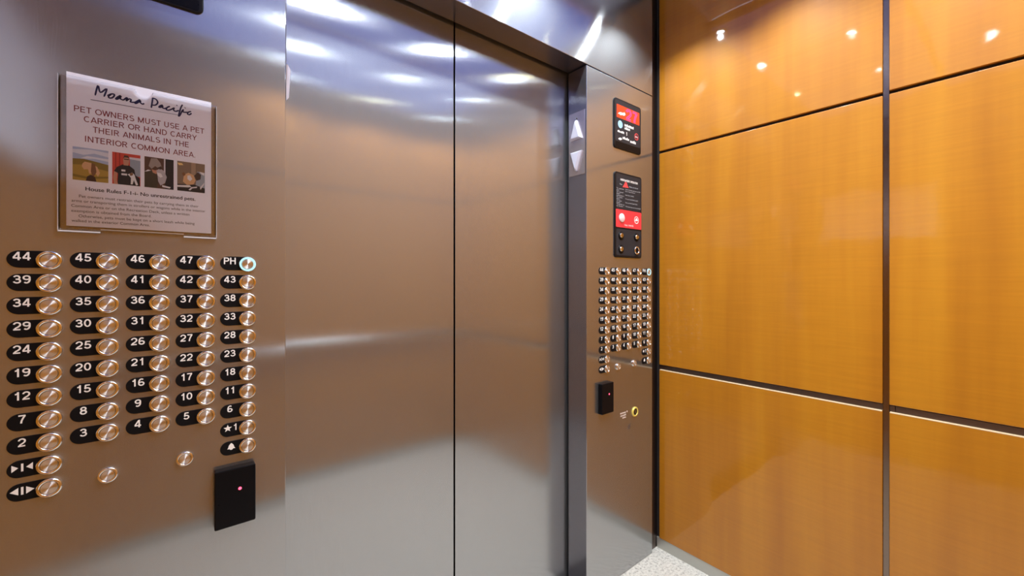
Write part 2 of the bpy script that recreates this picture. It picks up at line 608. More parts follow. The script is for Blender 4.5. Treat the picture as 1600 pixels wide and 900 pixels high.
# front wall: transom with its return panels and jambs
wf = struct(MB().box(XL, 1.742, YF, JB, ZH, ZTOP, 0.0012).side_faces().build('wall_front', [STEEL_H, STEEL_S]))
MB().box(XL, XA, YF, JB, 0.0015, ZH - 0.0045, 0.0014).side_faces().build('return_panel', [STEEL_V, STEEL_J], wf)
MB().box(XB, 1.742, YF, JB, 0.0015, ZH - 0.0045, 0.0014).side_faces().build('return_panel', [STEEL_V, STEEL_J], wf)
MB().box(1.7425, XR + 0.012, YF + 0.014, JB, 0.0, ZTOP).build('corner_trim', STEEL_D, wf)
MB().box(XL - 0.1, XA - 0.03, JB + 0.03, JB + 0.08, 0.0, ZTOP).box(XB + 0.08, XR + 0.1, JB + 0.03, JB + 0.08, 0, ZTOP).box(XL - 0.1, XR + 0.1, YD + 0.06, YD + 0.1, -0.002, ZTOP).build('backing', CORE, wf)

# doors: two leaves that meet in the middle of the opening
d1 = struct(MB().box(XA - 0.06, 0.7325, YD, YD + 0.03, 0.006, 2.24, 0.0012).build('door_1', STEEL_V))
d2 = struct(MB().box(0.7385, XB + 0.05, YD, YD + 0.03, 0.006, 2.24, 0.0012).build('door_2', STEEL_V))
MB().box(0.7325, 0.7385, YD + 0.012, YD + 0.024, 0.01, 2.23).build('rubber_edge', BLACK, d1)

# panelled side and back walls: lacquered maple boards with steel reveals between them
ZB0, ZB1 = 0.052, 0.8542      # bottom row
ZM0, ZM1 = 0.8777, 1.8820     # middle row
ZT0, ZT1 = 1.8935, 2.66       # top row
def board(a0, a1, z0, z1, wall, parent):
    T = 0.0128
    mb = MB()
    if wall == 'right':
        mb.box(XR, XR + T, a0, a1, z0, z1, 0.0018)
    elif wall == 'left':
        mb.box(XL - T, XL, a0, a1, z0, z1, 0.0012)
    else:
        mb.box(a0, a1, YB - T, YB, z0, z1, 0.0012)
    return mb.build('wood_panel', WOOD, parent)

wr = struct(MB().box(XR + 0.0128, XR + 0.06, YB - 0.08, YF + 0.014, 0.0, ZTOP).build('wall_right', CORE))
for a0, a1 in ((0.2996, YF - 0.004), (YB + 0.002, 0.2832)):
    for z0, z1 in ((ZB0, ZB1), (ZM0, ZM1), (ZT0, ZT1)):
        board(a0, a1, z0, z1, 'right', wr)
MB().box(XR + 0.0045, XR + 0.0128, 0.2838, 0.2990, 0.0, ZT1, 0.0006).build('divider_strip', plain('divider steel', (0.22, 0.17, 0.14), 0.22, 1.0), wr)
MB().box(XR + 0.0075, XR + 0.0128, 0.2992, YF, ZB1 + 0.0015, ZM0 - 0.003, 0.0006).build('reveal_strip', STEEL_D, wr)
MB().box(XR + 0.0075, XR + 0.0128, YB, 0.2690, ZB1 + 0.0015, ZM0 - 0.003, 0.0006).build('reveal_strip', STEEL_D, wr)
MB().box(XR + 0.0075, XR + 0.0128, 0.2705, 0.2836, ZB1 + 0.0015, ZM0 - 0.003, 0.0006).build('reveal_strip', STEEL_D, wr)
struct(MB().box(XR + 0.004, XR + 0.0126, YB, YF + 0.012, 0.0, ZB0 - 0.002, 0.0006).build('baseboard_right', STEEL_B))

for a0, a1 in ((0.3010, YF - 0.006), (YB + 0.004, 0.2818)):
    MB().box(XR - 0.0003, XR + 0.0126, a0, a1, 0.8515, 0.8550, 0.0004).build('edge_band', plain('pale edge band', (0.74, 0.56, 0.34), 0.35), wr, 'pale cream top edge')

wl = struct(MB().box(XL - 0.06, XL - 0.0128, YB - 0.08, YD, 0.0, ZTOP).build('wall_left', CORE))
for a0, a1 in ((0.2996, YF - 0.004), (YB + 0.002, 0.2832)):
    for z0, z1 in ((ZB0, ZB1), (ZM0, ZM1), (ZT0, ZT1)):
        board(a0, a1, z0, z1, 'left', wl)
struct(MB().box(XL - 0.0126, XL - 0.004, YB, YF - 0.002, 0.0, ZB0 - 0.002, 0.0006).build('baseboard_left', STEEL_B))

wb = struct(MB().box(XL - 0.06, XR + 0.06, YB - 0.06, YB - 0.0128, 0.0, ZTOP).build('wall_back', CORE))
for a0, a1 in ((XL + 0.002, 0.383), (0.397, 1.088), (1.102, XR - 0.002)):
    for z0, z1 in ((ZB0, ZB1), (ZM0, ZM1), (ZT0, ZT1)):
        board(a0, a1, z0, z1, 'back', wb)
for x in (0.390, 1.095):
    MB().box(x - 0.0068, x + 0.0068, YB - 0.0128, YB - 0.0045, 0.0, ZT1).build('divider_strip', STEEL_D, wb)
struct(MB().box(XL, XR, YB - 0.0126, YB - 0.004, 0.0, ZB0 - 0.002, 0.0006).build('baseboard_back', STEEL_B))

# flat steel handrail on the back wall (seen as a bright band in the doors)
hr = thing('handrail', 'flat steel handrail along the back wall, mirrored in the doors', 'handrail', (0.742, YB, 0.0))
MB().tube([(-0.95, 0.055, 0.885), (0.95, 0.055, 0.885)], 0.023, 24).build('rail', STEEL_R, hr)
for x in (-0.7, 0.0, 0.7):
    MB().lathe([(0.0, 0.0), (0.014, 0.0), (0.014, 0.0455), (0.0, 0.0455)], x, 0.88, 16).build('bracket', STEEL_R, hr)

# ------------------------------------------------------------------ suspended ceiling island with small downlights
ci = thing('ceiling_island', 'pale metal suspended ceiling panel with small downlights, mirrored in the doors', 'ceiling panel', (0.742, 0.33, 2.4825))
MB().box(-0.87, 0.87, -0.68, 0.66, 0.0, 0.03, 0.002).build('panel', STEEL_C, ci)
for x in (-0.6, 0.6):
    for y in (-0.4, 0.4):
        MB().box(x - 0.006, x + 0.006, y - 0.006, y + 0.006, 0.0295, ZTOP - 2.4825 + 0.001).build('hanger', STEEL_D, ci)
for x0, x1 in ((-0.84, -0.30), (-0.27, 0.27), (0.30, 0.84)):
    for y0, y1 in ((-0.65, -0.02), (0.01, 0.63)):
        MB().box(x0, x1, y0, y1, -0.004, 0.001, 0.001).build('glow_panel', ADDED_GLOW, ci, 'soft blue glow panel added under the ceiling')  # added glowing sheets that turn the reflected ceiling blue
cv = MB()  # unseen strips added on top of the island for brighter, bluer light
cv.box(-0.83, 0.83, 0.625, 0.645, 0.0305, 0.042).box(-0.83, 0.83, -0.665, -0.645, 0.0305, 0.042)
cv.box(-0.855, -0.835, -0.62, 0.62, 0.0305, 0.042).box(0.835, 0.855, -0.62, 0.62, 0.0305, 0.042)
cv.build('added_light_strip', ADDED_STRIP, ci, 'bluish light strip added along the edge')

trim_me = MB().lathe([(0.0175, 0.0), (0.036, 0.0), (0.036, 0.003), (0.030, 0.006), (0.0175, 0.005), (0.0175, 0.0)], n=24).mesh('trim_ring', STEEL_R)
lens_me = MB().lathe([(0.0, 0.0035), (0.0165, 0.0035), (0.0165, 0.001), (0.0, 0.001)], n=20).mesh('lens', SPOT)
lens_warm_me = lens_me.copy()
lens_warm_me.materials[0] = emitter('warm downlight lens', (1.0, 0.95, 0.62, 1), LENS_POWER)
for x in (0.49, 1.05, 1.545):
    for y in (0.935, 0.535, 0.12, -0.29):
        t = thing('downlight', 'small round ceiling downlight mirrored as a bright streak in the steel', 'downlight', (x, y, 2.4790), 0, 'downlights in the ceiling island')
        for nm, me in (('trim_ring', trim_me), ('lens', lens_warm_me if (x, y) in ((1.05, -0.29), (1.545, 0.535), (0.49, 0.935)) else lens_me)):
            o = bpy.data.objects.new(nm, me)
            COL.objects.link(o)
            o.parent = t
            o.rotation_euler = (-math.pi / 2, 0, 0)
        ld = bpy.data.lights.new('beam', 'SPOT')
        ld.energy = SPOT_POWER
        ld.color = SPOT_COLOR[:3]
        ld.spot_size = math.radians(134)
        ld.spot_blend = 1.0
        ld.shadow_soft_size = 0.010
        lo = bpy.data.objects.new('beam', ld)
        COL.objects.link(lo)
        lo.parent = t
        lo.location = (0, 0, -0.026)

# ------------------------------------------------------------------ lift buttons
ROWS = [['44', '39', '34', '29', '24', '19', '12', '7', '2', 'close', 'open'],
        ['45', '40', '35', '30', '25', '20', '15', '8', '3'],
        ['46', '41', '36', '31', '26', '21', '16', '9', '4'],
        ['47', '42', '37', '32', '27', '22', '17', '10', '5'],
        ['PH', '43', '38', '33', '28', '23', '18', '11', '6', 'lobby', 'alarm']]
BX0, BDX = -0.1756, 0.07581
BZ0, BDZ = EYE + 0.0346, 0.04085

ring_me = MB().lathe([(0.0165, 0.0), (0.0168, -0.0030), (0.0166, -0.0048), (0.0158, -0.0063), (0.0146, -0.0071), (0.0132, -0.0070),
                      (0.0120, -0.0062), (0.0116, -0.0052), (0.0115, -0.0030), (0.0, -0.0030)], n=40).mesh('ring', RING)
cap_me = MB().lathe([(0.0110, -0.0031), (0.0110, -0.0056), (0.0108, -0.0059), (0.0105, -0.00605), (0.0101, -0.0061), (0.0, -0.0061)], n=40).mesh('cap', CAP)
halo_ring_me = MB().lathe([(0.0165, 0.0), (0.0168, -0.0030), (0.0166, -0.0048), (0.0158, -0.0060)], n=40).mesh('ring', RING)
halo_me = MB().lathe([(0.0159, -0.0058), (0.0150, -0.0069), (0.0140, -0.0071), (0.0128, -0.0068), (0.0120, -0.0058), (0.0116, -0.0031)], n=40).mesh('lit_ring', HALO)

def pill():
    h = 0.0152
    zc = 0.0012
    pts = [(0.002, zc - h), (0.002, zc + h)]
    for k in range(13):
        a = math.radians(90 + 180 * k / 12)
        pts.append((-0.0508 + h + h * math.cos(a), zc + h * math.sin(a)))
    return pts
plate_me = MB().prism(pill(), -0.0012, 0.0002, bev=0.0004, seg=1).mesh('number_plate', PLATE)

def sym_mesh(s):
    mb = MB()
    y = -0.00135
    cx, cz, h = -0.0325, 0.0066, 0.0146
    if s == 'close':
        cz -= 0.003
        mb.flat([(cx - 0.0125, cz - 0.0062), (cx - 0.0045, cz), (cx - 0.0125, cz + 0.0062)], y)
        mb.rect(cx - 0.0014, cx + 0.0014, cz - 0.0068, cz + 0.0068, y)
        mb.flat([(cx + 0.0125, cz + 0.0062), (cx + 0.0045, cz), (cx + 0.0125, cz - 0.0062)], y)
    elif s == 'open':
        cz -= 0.003
        mb.flat([(cx - 0.0045, cz + 0.0065), (cx - 0.0145, cz), (cx - 0.0045, cz - 0.0065)], y)
        mb.rect(cx - 0.0015, cx + 0.0015, cz - 0.0068, cz + 0.0068, y)
        mb.flat([(cx + 0.0045, cz - 0.0065), (cx + 0.0145, cz), (cx + 0.0045, cz + 0.0065)], y)
    elif s == 'alarm':
        cx += 0.002
        cz -= 0.0025
        bell = [(-0.0075, -0.0045), (-0.0035, -0.0045), (-0.0015, -0.0068), (0.0015, -0.0068), (0.0035, -0.0045), (0.0075, -0.0045), (0.0055, -0.0015), (0.0045, 0.0030),
                (0.0022, 0.0060), (0.0008, 0.0078), (-0.0008, 0.0078), (-0.0022, 0.0060), (-0.0045, 0.0030), (-0.0055, -0.0015)]
        mb.flat([(cx + a, cz + b) for a, b in bell], y)
    elif s == 'lobby':
        cz -= 0.001
        st = []
        for k in range(10):
            r = 0.0082 if k % 2 == 0 else 0.0034
            a = math.pi / 2 + k * math.pi / 5
            st.append((cx - 0.0045 + r * math.cos(a), cz - 0.0008 + r * math.sin(a)))
        mb.flat(st, y)
        put_caps(mb, '1', cx + 0.0050, None, cz - h / 2, h, y, w=0.15)
    else:
        put_caps(mb, s, None, None, cz - h / 2, h, y, w=0.16, center=cx)
    return mb.mesh('symbol' if not s.isalnum() or s in ('close', 'open', 'alarm', 'lobby') else 'numeral', WHITE_INK)

SYM = {s: sym_mesh(s) for c in ROWS for s in c}
WORDS = {'close': 'door-close arrows pointing inwards', 'open': 'door-open arrows pointing outwards', 'alarm': 'a white bell symbol', 'lobby': 'a white star and 1', 'PH': 'white PH letters'}

def child(name, me, parent, label=None):
    o = bpy.data.objects.new(name, me)
    COL.objects.link(o)
    o.parent = parent
    if label:
        o['label'] = label
    return o

for side in (0, 1):
    where = 'on the large left panel' if side == 0 else 'in the small far right panel'
    grp = 'round buttons on the left panel' if side == 0 else 'round buttons on the right panel'
    for c, col in enumerate(ROWS):
        for r, s in enumerate(col):
            what = WORDS.get(s, 'white number ' + s)
            lab = 'round steel lift button beside %s %s' % (what, where)
            if s == 'PH':
                lab = 'lit round lift button with glowing ring beside PH %s' % where
            t = thing('elevator_button', lab, 'button', (BX0 + c * BDX + side * DX, YF, BZ0 - r * BDZ), 0, grp)
            child('number_plate', plate_me, t)
            child('numeral' if s.isdigit() or s == 'PH' else 'symbol', SYM[s], t)
            if s == 'PH':
                child('ring', halo_ring_me, t)
                child('lit_ring', halo_me, t, 'glowing pale cyan ring')
            else:
                child('ring', ring_me, t)
            child('cap', cap_me, t)
    for cx, what in ((1.0, 'left'), (2.53, 'right')):
        lab = 'plain round steel button without number plate, %s one of two %s' % (what, 'below the left buttons' if side == 0 else 'below the right panel buttons')
        t = thing('blank_button', lab, 'button', (BX0 + cx * BDX + side * DX, YF, BZ0 - 10 * BDZ), 0, grp)
        for nm, me in (('ring', ring_me), ('cap', cap_me)):
            o = child(nm, me, t)
            o.scale = (0.88, 0.9, 0.88)

# ------------------------------------------------------------------ card readers
def reader(x, z, label):
    t = thing('card_reader', label, 'card reader', (x, YF, z))
    MB().prism(rrect(-0.0378, 0.0378, -0.0625, 0.0625, 0.003), -0.020, 0.0, bev=0.002).build('body', BLACK_G, t)
    MB().lathe([(0.0032, -0.0195), (0.0032, -0.0205), (0.0020, -0.0213), (0.0, -0.0215)], 0.008, 0.0165, 14).build('pilot_light', LED_DOT, t, 'small glowing red light')
reader(0.1035, EYE - 0.4755, 'large black card reader with red light under the bell button on the left panel')
reader(1.3895, EYE - 0.490, 'small black card reader with light at the bottom left of the right panel')

# ------------------------------------------------------------------ notice in a clear acrylic holder
PX, PZ = -0.1545, EYE + 0.3815
hold = thing('sign_holder', 'clear acrylic sign holder screwed flat on the left steel panel', 'sign holder', (PX, YF, PZ))
mm = 0.001
def mmp(pts):
    return [(a * mm, b * mm) for a, b in pts]
MB().prism(mmp([(-10.5, -291.5), (224.5, -291.5), (224.5, -7.0), (-10.5, -7.0)]), -0.0026, -0.0002, bev=0.0005, seg=1).build('back_plate', ACRYL, hold)
notch = [(-10.5, -286), (224.5, -286), (224.5, -7)]
for k in range(13):
    a = math.pi * k / 12
    notch.append((107 + 13 * math.cos(a), -7 - 13 * math.sin(a)))
notch += [(-10.5, -7)]
MB().prism(mmp(notch), -0.0060, -0.0038, bev=0.0005, seg=1).build('front_plate', ACRYL, hold)
MB().box(-0.0105, 0.0450, -0.0062, -0.0002, -0.2935, -0.2885, 0.0006).build('bottom_lip', ACRYL, hold)
MB().box(0.1690, 0.2245, -0.0062, -0.0002, -0.2935, -0.2885, 0.0006).build('bottom_lip', ACRYL, hold)
MB().box(-0.0105, -0.0085, -0.0040, -0.0024, -0.288, -0.008).build('side_spacer', ACRYL, hold)
MB().box(0.2225, 0.2245, -0.0040, -0.0024, -0.288, -0.008).build('side_spacer', ACRYL, hold)

EDGE = plain('painted edge glint', (0.62, 0.63, 0.66), 0.25, spec=0.7)  # light caught by the clear edges, painted as opaque pale strips
MB().box(-0.0109, -0.0100, -0.0058, -0.0004, -0.2910, -0.0075).box(0.2240, 0.2249, -0.0058, -0.0004, -0.2910, -0.0075).build('side_edge_glint', EDGE, hold, 'pale strips painted as light on the side edges')
MB().box(-0.0105, 0.0450, -0.0066, -0.0060, -0.2938, -0.2912).box(0.1690, 0.2245, -0.0066, -0.0060, -0.2938, -0.2912).box(0.0450, 0.1690, -0.0042, -0.0036, -0.2878, -0.2860).build('bottom_edge_glint', EDGE, hold, 'pale strips painted as light on the bottom edge')

note = thing('notice', 'white printed pet notice with four photos in the clear holder', 'notice', (PX, YF - 0.0031, PZ))
MB().box(0.0, 0.2155, -0.0002, 0.0002, -0.2825, 0.0).build('sheet', PAPER, note)
ST = [[(37.5, -34.3), (41.4, -14.5), (44.6, -26.5), (53.2, -17.2), (49.5, -33.4)], [(54.2, -30.3), (59.2, -25.6), (63.2, -24.7), (63.7, -27.7), (60.7, -32.4), (56.7, -33.5), (55.9, -30.6), (59.2, -26.3)],
      [(72.8, -24.2), (67.7, -29.7), (65.9, -33.0), (68.2, -32.8), (72.3, -27.8), (73.3, -25.0), (72.3, -30.6), (75.4, -32.3), (77.4, -31.4), (81.0, -26.8), (82.3, -27.9), (80.8, -32.5), (85.2, -27.8), (87.8, -28.9), (86.7, -33.0), (90.4, -33.0), (93.8, -31.8), (97.8, -28.6)],
      [(101.0, -24.9), (95.1, -30.7), (93.8, -34.4), (96.7, -32.7), (101.5, -26.9), (101.2, -30.5), (104.7, -32.9), (106.9, -30.5)], [(119.9, -16.1), (119.3, -23.5), (117.7, -37.0)],
      [(118.8, -16.7), (124.8, -17.7), (127.6, -23.5), (124.3, -29.5), (119.3, -31.0)], [(135.4, -26.5), (131.5, -29.0), (129.5, -32.5), (132.1, -32.1), (135.4, -28.0), (134.9, -31.8), (138.2, -33.1), (141.1, -30.9)],
      [(146.7, -26.2), (142.2, -29.9), (141.1, -34.6), (145.0, -34.6), (150.2, -30.8), (153.3, -27.8), (152.5, -32.4), (155.9, -34.2), (161.2, -30.9)], [(157.2, -22.0), (158.4, -21.1)],
      [(167.0, -17.5), (164.1, -25.0), (160.6, -42.3), (162.9, -40.2), (165.8, -32.0), (168.2, -27.7), (167.6, -32.3), (172.3, -32.2), (175.3, -31.1)], [(170.6, -23.6), (171.7, -22.7)],
      [(181.3, -28.1), (176.5, -30.8), (175.3, -34.9), (178.3, -35.6), (181.9, -31.7)]]
YT = -0.00035
tm = MB()
for i, s in enumerate(ST):
    tm.stroke(mmp(s), 0.0026, YT - 0.00002 * (i % 3))
title = tm.build('title', NAVY, note, 'handwritten navy title')
MB().flat(mmp([(31.5, -44.2), (160, -41.2), (160, -40.4), (31.5, -43.0)]), YT).build('underline', NAVY, note)
hd = MB()
for s, a, b, z in (('PET OWNERS MUST USE A PET', 9.4, 203.6, -70.5), ('CARRIER OR HAND CARRY', 22.4, 190.5, -87.2), ('THEIR ANIMALS IN THE', 34.5, 178.3, -104.6), ('INTERIOR COMMON AREA.', 23.8, 189.0, -124.0)):
    put_caps(hd, s, a * mm, b * mm, z * mm, 0.0110, YT, w=0.135)
hd.build('heading', MAROON, note, 'maroon capital letter heading')
rl = MB()
for dx, dz in ((0, 0), (0.0004, 0), (0.0002, 0.0002)):
    put_text(rl, 'House Rules F-1-i- No unrestrained pets.', 0.0246 + dx, 0.188 + dx, -0.2152 + dz, 0.0068, YT - 0.00002 * len(rl.f) / 1000)
rl.build('rule_line', INK, note)
bd = MB()
for s, a, b, z in (('Pet owners must restrain their pets by carrying them in their', 16.3, 193.4, -229.0), ('arms or transporting them in strollers or wagons while in the interior', 6.6, 205.0, -238.0),
                   ('Common Area or on the Recreation Deck, unless a written', 6.3, 178.3, -247.4), ('exemption is obtained from the Board.', 6.3, 118.0, -256.6),
                   ('Otherwise, pets must be kept on a short leash while being', 15.7, 186.9, -265.8), ('walked in the exterior Common Area.', 6.6, 115.4, -274.8)):
    put_text(bd, s, a * mm, b * mm, z * mm, 0.0050, YT)
bd.build('body_text', INK, note)

PC = {}
def pc(name, col):
    if name not in PC:
        PC[name] = plain('print ' + name, col, 0.6)
    return PC[name]
def photo(x0, x1, layers, label):
    """printed photograph: layers of (colour, polygon in 0..1 of the photo)"""
    mb = MB()
    mats = []
    z0, z1 = -0.1970, -0.1357
    for i, (cname, col, poly) in enumerate(layers):
        m = pc(cname, col)
        if m not in mats:
            mats.append(m)
        mb.flat([(x0 + (x1 - x0) * a, z0 + (z1 - z0) * b) for a, b in poly], YT - 0.00002 * i, mats.index(m))
    mb.build('photo', mats, note, label)
FULL = [(0, 0), (1, 0), (1, 1), (0, 1)]
def el(cx, cz, rx, rz, n=16):
    return disc(cx, cz, rx, rz, n)
photo(0.0080, 0.0556, [
    ('sky blue', (0.42, 0.52, 0.72), FULL),
    ('cloud', (0.72, 0.76, 0.86), [(0, .82), (.3, .78), (.6, .86), (1, .80), (1, .93), (.5, .97), (0, .92)]),
    ('cloud', (0.72, 0.76, 0.86), [(0.2, .66), (.6, .70), (1, .66), (1, .74), (.4, .76)]),
    ('olive hill', (0.25, 0.18, 0.03), [(0, 0), (1, 0), (1, .56), (.55, .63), (.3, .66), (0, .64)]),
    ('gold field', (0.44, 0.30, 0.05), [(0, 0), (1, 0), (1, .36), (.6, .42), (.3, .48), (0, .46)]),
    ('olive hill', (0.25, 0.18, 0.03), [(0, .10), (.4, .06), (1, .14), (1, .20), (.4, .13), (0, .18)]),
    ('tan fur', (0.68, 0.42, 0.22), [(.26, .50), (.33, .58), (.52, .56), (.60, .50), (.68, .46), (.76, .28), (.70, .16), (.60, .30), (.46, .22), (.42, .36), (.30, .34)]),
    ('brown fur', (0.22, 0.10, 0.04), [(.52, .56), (.62, .54), (.66, .30), (.56, .10), (.50, .30)]),
    ('dark brown', (0.06, 0.03, 0.02), [(.36, 0), (.40, .14), (.50, .20), (.62, .14), (.66, 0)]),
    ('tan fur', (0.68, 0.42, 0.22), el(.33, .44, .08, .07))], 'small photo of a tan animal in a golden field')
photo(0.0609, 0.1014, [
    ('red siding', (0.62, 0.07, 0.04), FULL),
    ('dark red', (0.36, 0.03, 0.02), [(.10, .5), (.14, .5), (.14, 1), (.10, 1)]),
    ('dark red', (0.36, 0.03, 0.02), [(.24, .6), (.28, .6), (.28, 1), (.24, 1)]),
    ('grey window', (0.32, 0.38, 0.46), [(.62, .32), (1, .30), (1, .88), (.62, .88)]),
    ('pale frame', (0.70, 0.70, 0.74), [(.60, .84), (1, .82), (1, .90), (.60, .90)]),
    ('black shirt', (0.012, 0.012, 0.016), [(.02, 0), (.98, 0), (.98, .26), (.82, .34), (.78, .52), (.58, .64), (.36, .64), (.16, .54), (.06, .40), (.20, .34), (.18, .02)]),
    ('skin', (0.56, 0.28, 0.18), [(.06, .40), (.18, .36), (.16, .14), (.20, 0), (.06, 0), (.03, .2)]),
    ('skin', (0.56, 0.28, 0.18), [(.40, .62), (.56, .62), (.60, .78), (.56, .92), (.42, .92), (.38, .78)]),
    ('dark brown', (0.06, 0.03, 0.02), [(.38, .82), (.42, .94), (.56, .94), (.61, .82), (.56, .87), (.43, .87)]),
    ('dark brown', (0.06, 0.03, 0.02), [(.41, .80), (.58, .80), (.58, .83), (.41, .83)]),
    ('white', (0.80, 0.80, 0.82), [(.32, .30), (.52, .30), (.52, .36), (.32, .36)]),
    ('white', (0.80, 0.80, 0.82), [(.32, .42), (.46, .42), (.46, .48), (.32, .48)]),
    ('white', (0.80, 0.80, 0.82), [(.54, .34), (.70, .42), (.78, .36), (.86, .16), (.92, .04), (.84, .02), (.76, .18), (.72, .04), (.65, .04), (.66, .24), (.60, .30)]),
    ('brown fur', (0.22, 0.10, 0.04), [(.60, .38), (.72, .42), (.74, .34), (.64, .30)])], 'small photo of a person in a black shirt holding a white dog')
photo(0.1074, 0.1526, [
    ('dim brown', (0.10, 0.045, 0.03), FULL),
    ('black shirt', (0.012, 0.012, 0.016), [(.70, 0), (1, 0), (1, 1), (.72, 1)]),
    ('pale frame', (0.70, 0.70, 0.74), [(.66, .25), (.71, .25), (.71, 1), (.66, 1)]),
    ('dark green', (0.05, 0.04, 0.022), [(0, 0), (.42, 0), (.50, .4), (.40, .58), (.10, .56), (0, .5)]),
    ('grey hair', (0.34, 0.29, 0.26), [(.14, .70), (.22, .96), (.42, .98), (.54, .84), (.58, .72), (.48, .66), (.36, .72), (.24, .62)]),
    ('skin', (0.56, 0.28, 0.18), [(.24, .60), (.36, .58), (.46, .62), (.40, .46), (.28, .50)]),
    ('white', (0.80, 0.80, 0.82), [(0, .50), (.12, .58), (.22, .56), (.10, .52)]),
    ('grey fur', (0.48, 0.46, 0.50), [(.40, .58), (.52, .66), (.66, .60), (.76, .40), (.70, .20), (.54, .10), (.46, .24), (.44, .42)]),
    ('white', (0.80, 0.80, 0.82), [(.42, .52), (.56, .50), (.62, .40), (.54, .36), (.44, .42)]),
    ('dark brown', (0.06, 0.03, 0.02), [(.44, .68), (.56, .74), (.60, .66), (.52, .62)]),
    ('white', (0.80, 0.80, 0.82), [(.60, .12), (.90, .08), (.86, .03), (.60, .06)])], 'small photo of a person cuddling a grey dog')
photo(0.1584, 0.2043, [
    ('brown wall', (0.24, 0.17, 0.11), FULL),
    ('tan panel', (0.40, 0.28, 0.18), [(.50, .5), (.66, .5), (.66, 1), (.50, 1)]),
    ('gold light', (0.85, 0.62, 0.25), [(0, .94), (.16, .94), (.22, .88), (.06, .86)]),
    ('grey window', (0.32, 0.38, 0.46), [(.66, .2), (1, .1), (1, .70), (.72, .72)]),
    ('black shirt', (0.012, 0.012, 0.016), [(0, 0), (1, 0), (1, .16), (.6, .26), (0, .22)]),
    ('tan fur', (0.68, 0.42, 0.22), [(.20, .32), (.24, .56), (.40, .64), (.58, .58), (.66, .40), (.58, .26), (.34, .22)]),
    ('brown fur', (0.22, 0.10, 0.04), [(.16, .60), (.24, .64), (.30, .56), (.22, .50)]),
    ('white', (0.80, 0.80, 0.82), [(.36, .54), (.46, .56), (.54, .44), (.46, .36), (.36, .42)]),
    ('dark brown', (0.06, 0.03, 0.02), [(.60, .56), (.74, .70), (.86, .62), (.84, .46), (.70, .40)]),
    ('white', (0.80, 0.80, 0.82), [(.80, .72), (.98, .70), (.98, .60), (.88, .64)]),
    ('white', (0.80, 0.80, 0.82), [(0, .18), (.44, .22), (.50, .17), (.40, .14), (0, .12)]),
    ('pale frame', (0.70, 0.70, 0.74), [(.40, .06), (.50, .16), (.72, .20), (.70, .15), (.54, .12), (.46, .04)]),
    ('pale frame', (0.70, 0.70, 0.74), [(.84, .10), (.98, .30), (.98, .36), (.82, .18)])], 'small photo of a tan dog beside a window')

# ------------------------------------------------------------------ floor displays (one above each button bank)
def words(mb, x0, x1, z, h, y, n, mi=0):
    """a line of print too small to read: short separate marks"""
    w = (x1 - x0) / n
    for k in range(n):
        hh = h * (0.75 + 0.5 * random.random())
        mb.rect(x0 + k * w, x0 + (k + 0.72) * w, z - h / 2, z - h / 2 + hh, y, mi)

def display(x, label):
    W, H = 0.0976, 0.2135
    t = thing('floor_display', label, 'display', (x, YF, EYE + 0.5635))
    MB().prism(rrect(-W, W, 0, H, 0.014), -0.005, 0.0, bev=0.002).build('bezel', BLACK, t)
    fp = MB().prism(rrect(-W + 0.006, W - 0.006, 0.030, H - 0.006, 0.006), -0.0054, -0.0045).build('faceplate', CHAR, t)
    MB().prism(rrect(-W + 0.010, W - 0.008, 0.005, 0.027, 0.003), -0.0056, -0.0045).build('lens', BLACK_G, t)
    def fx(u): return -W + 2 * W * u
    def fz(v): return H * (1 - v)
    y = -0.0056
    scn = MB().rect(fx(.09), fx(.93), fz(.385), fz(.125), y).build('screen', LED_RED, t, 'glowing red-orange window')
    dg = MB()
    put_caps(dg, '27', fx(.42), fx(.87), fz(.375), H * .235, y - 0.0002, w=0.21)
    dg.build('digits', LED_PINK, t, 'glowing pink 27')
    rd = MB()
    put_caps(rd, '27', fx(.42), fx(.87), fz(.375), H * .235, y - 0.0004, w=0.06)
    rd.build('digit_core', LED_RED, t)
    MB().flat([(fx(.12), fz(.315)), (fx(.18), fz(.31)), (fx(.22), fz(.325)), (fx(.30), fz(.305)), (fx(.35), fz(.31)), (fx(.40), fz(.275)), (fx(.37), fz(.235)), (fx(.30), fz(.262)), (fx(.22), fz(.262)), (fx(.16), fz(.285))], y - 0.0003).build('arrow', WHITE_INK, t)
    MB().flat(disc(fx(.215), fz(.51), 0.0165, 0.0165), y).build('badge', BLUE, t, 'pale blue round badge')
    pr = MB()
    words(pr, fx(.37), fx(.72), fz(.49), 0.011, y, 8)
    words(pr, fx(.37), fx(.58), fz(.55), 0.011, y, 4)
    words(pr, fx(.12), fx(.36), fz(.66), 0.008, y, 7)
    put_caps(pr, '1', fx(.42), None, fz(.695), 0.016, y, w=0.2)
    words(pr, fx(.30), fx(.55), fz(.765), 0.009, y, 5)
    words(pr, fx(.58), fx(.80), fz(.785), 0.011, y, 5)
    pr.flat([(fx(.14), fz(.82)), (fx(.22), fz(.83)), (fx(.28), fz(.80)), (fx(.24), fz(.775)), (fx(.17), fz(.79))], y)
    pr.build('print', WHITE_INK, t)
    ns = MB()
    a = disc(fx(.82), fz(.645), 0.0155, n=24)
    b = disc(fx(.82), fz(.645), 0.0125, n=24)
    for i in range(24):
        j = (i + 1) % 24
        ns.flat([a[i], a[j], b[j], b[i]], y)
    ns.flat([(fx(.77), fz(.61)), (fx(.785), fz(.60)), (fx(.87), fz(.68)), (fx(.855), fz(.69))], y - 0.0001)
    ns.build('no_smoking_sign', RED_INK, t, 'small red no smoking ring')
    MB().rect(fx(.775), fx(.865), fz(.66), fz(.64), y + 0.0001).build('cigarette', WHITE_INK, t)
display(1.547, 'black floor display with glowing 27 at the top of the right panel')
display(-0.0497, 'black rounded display cut by the photo top above the notice')

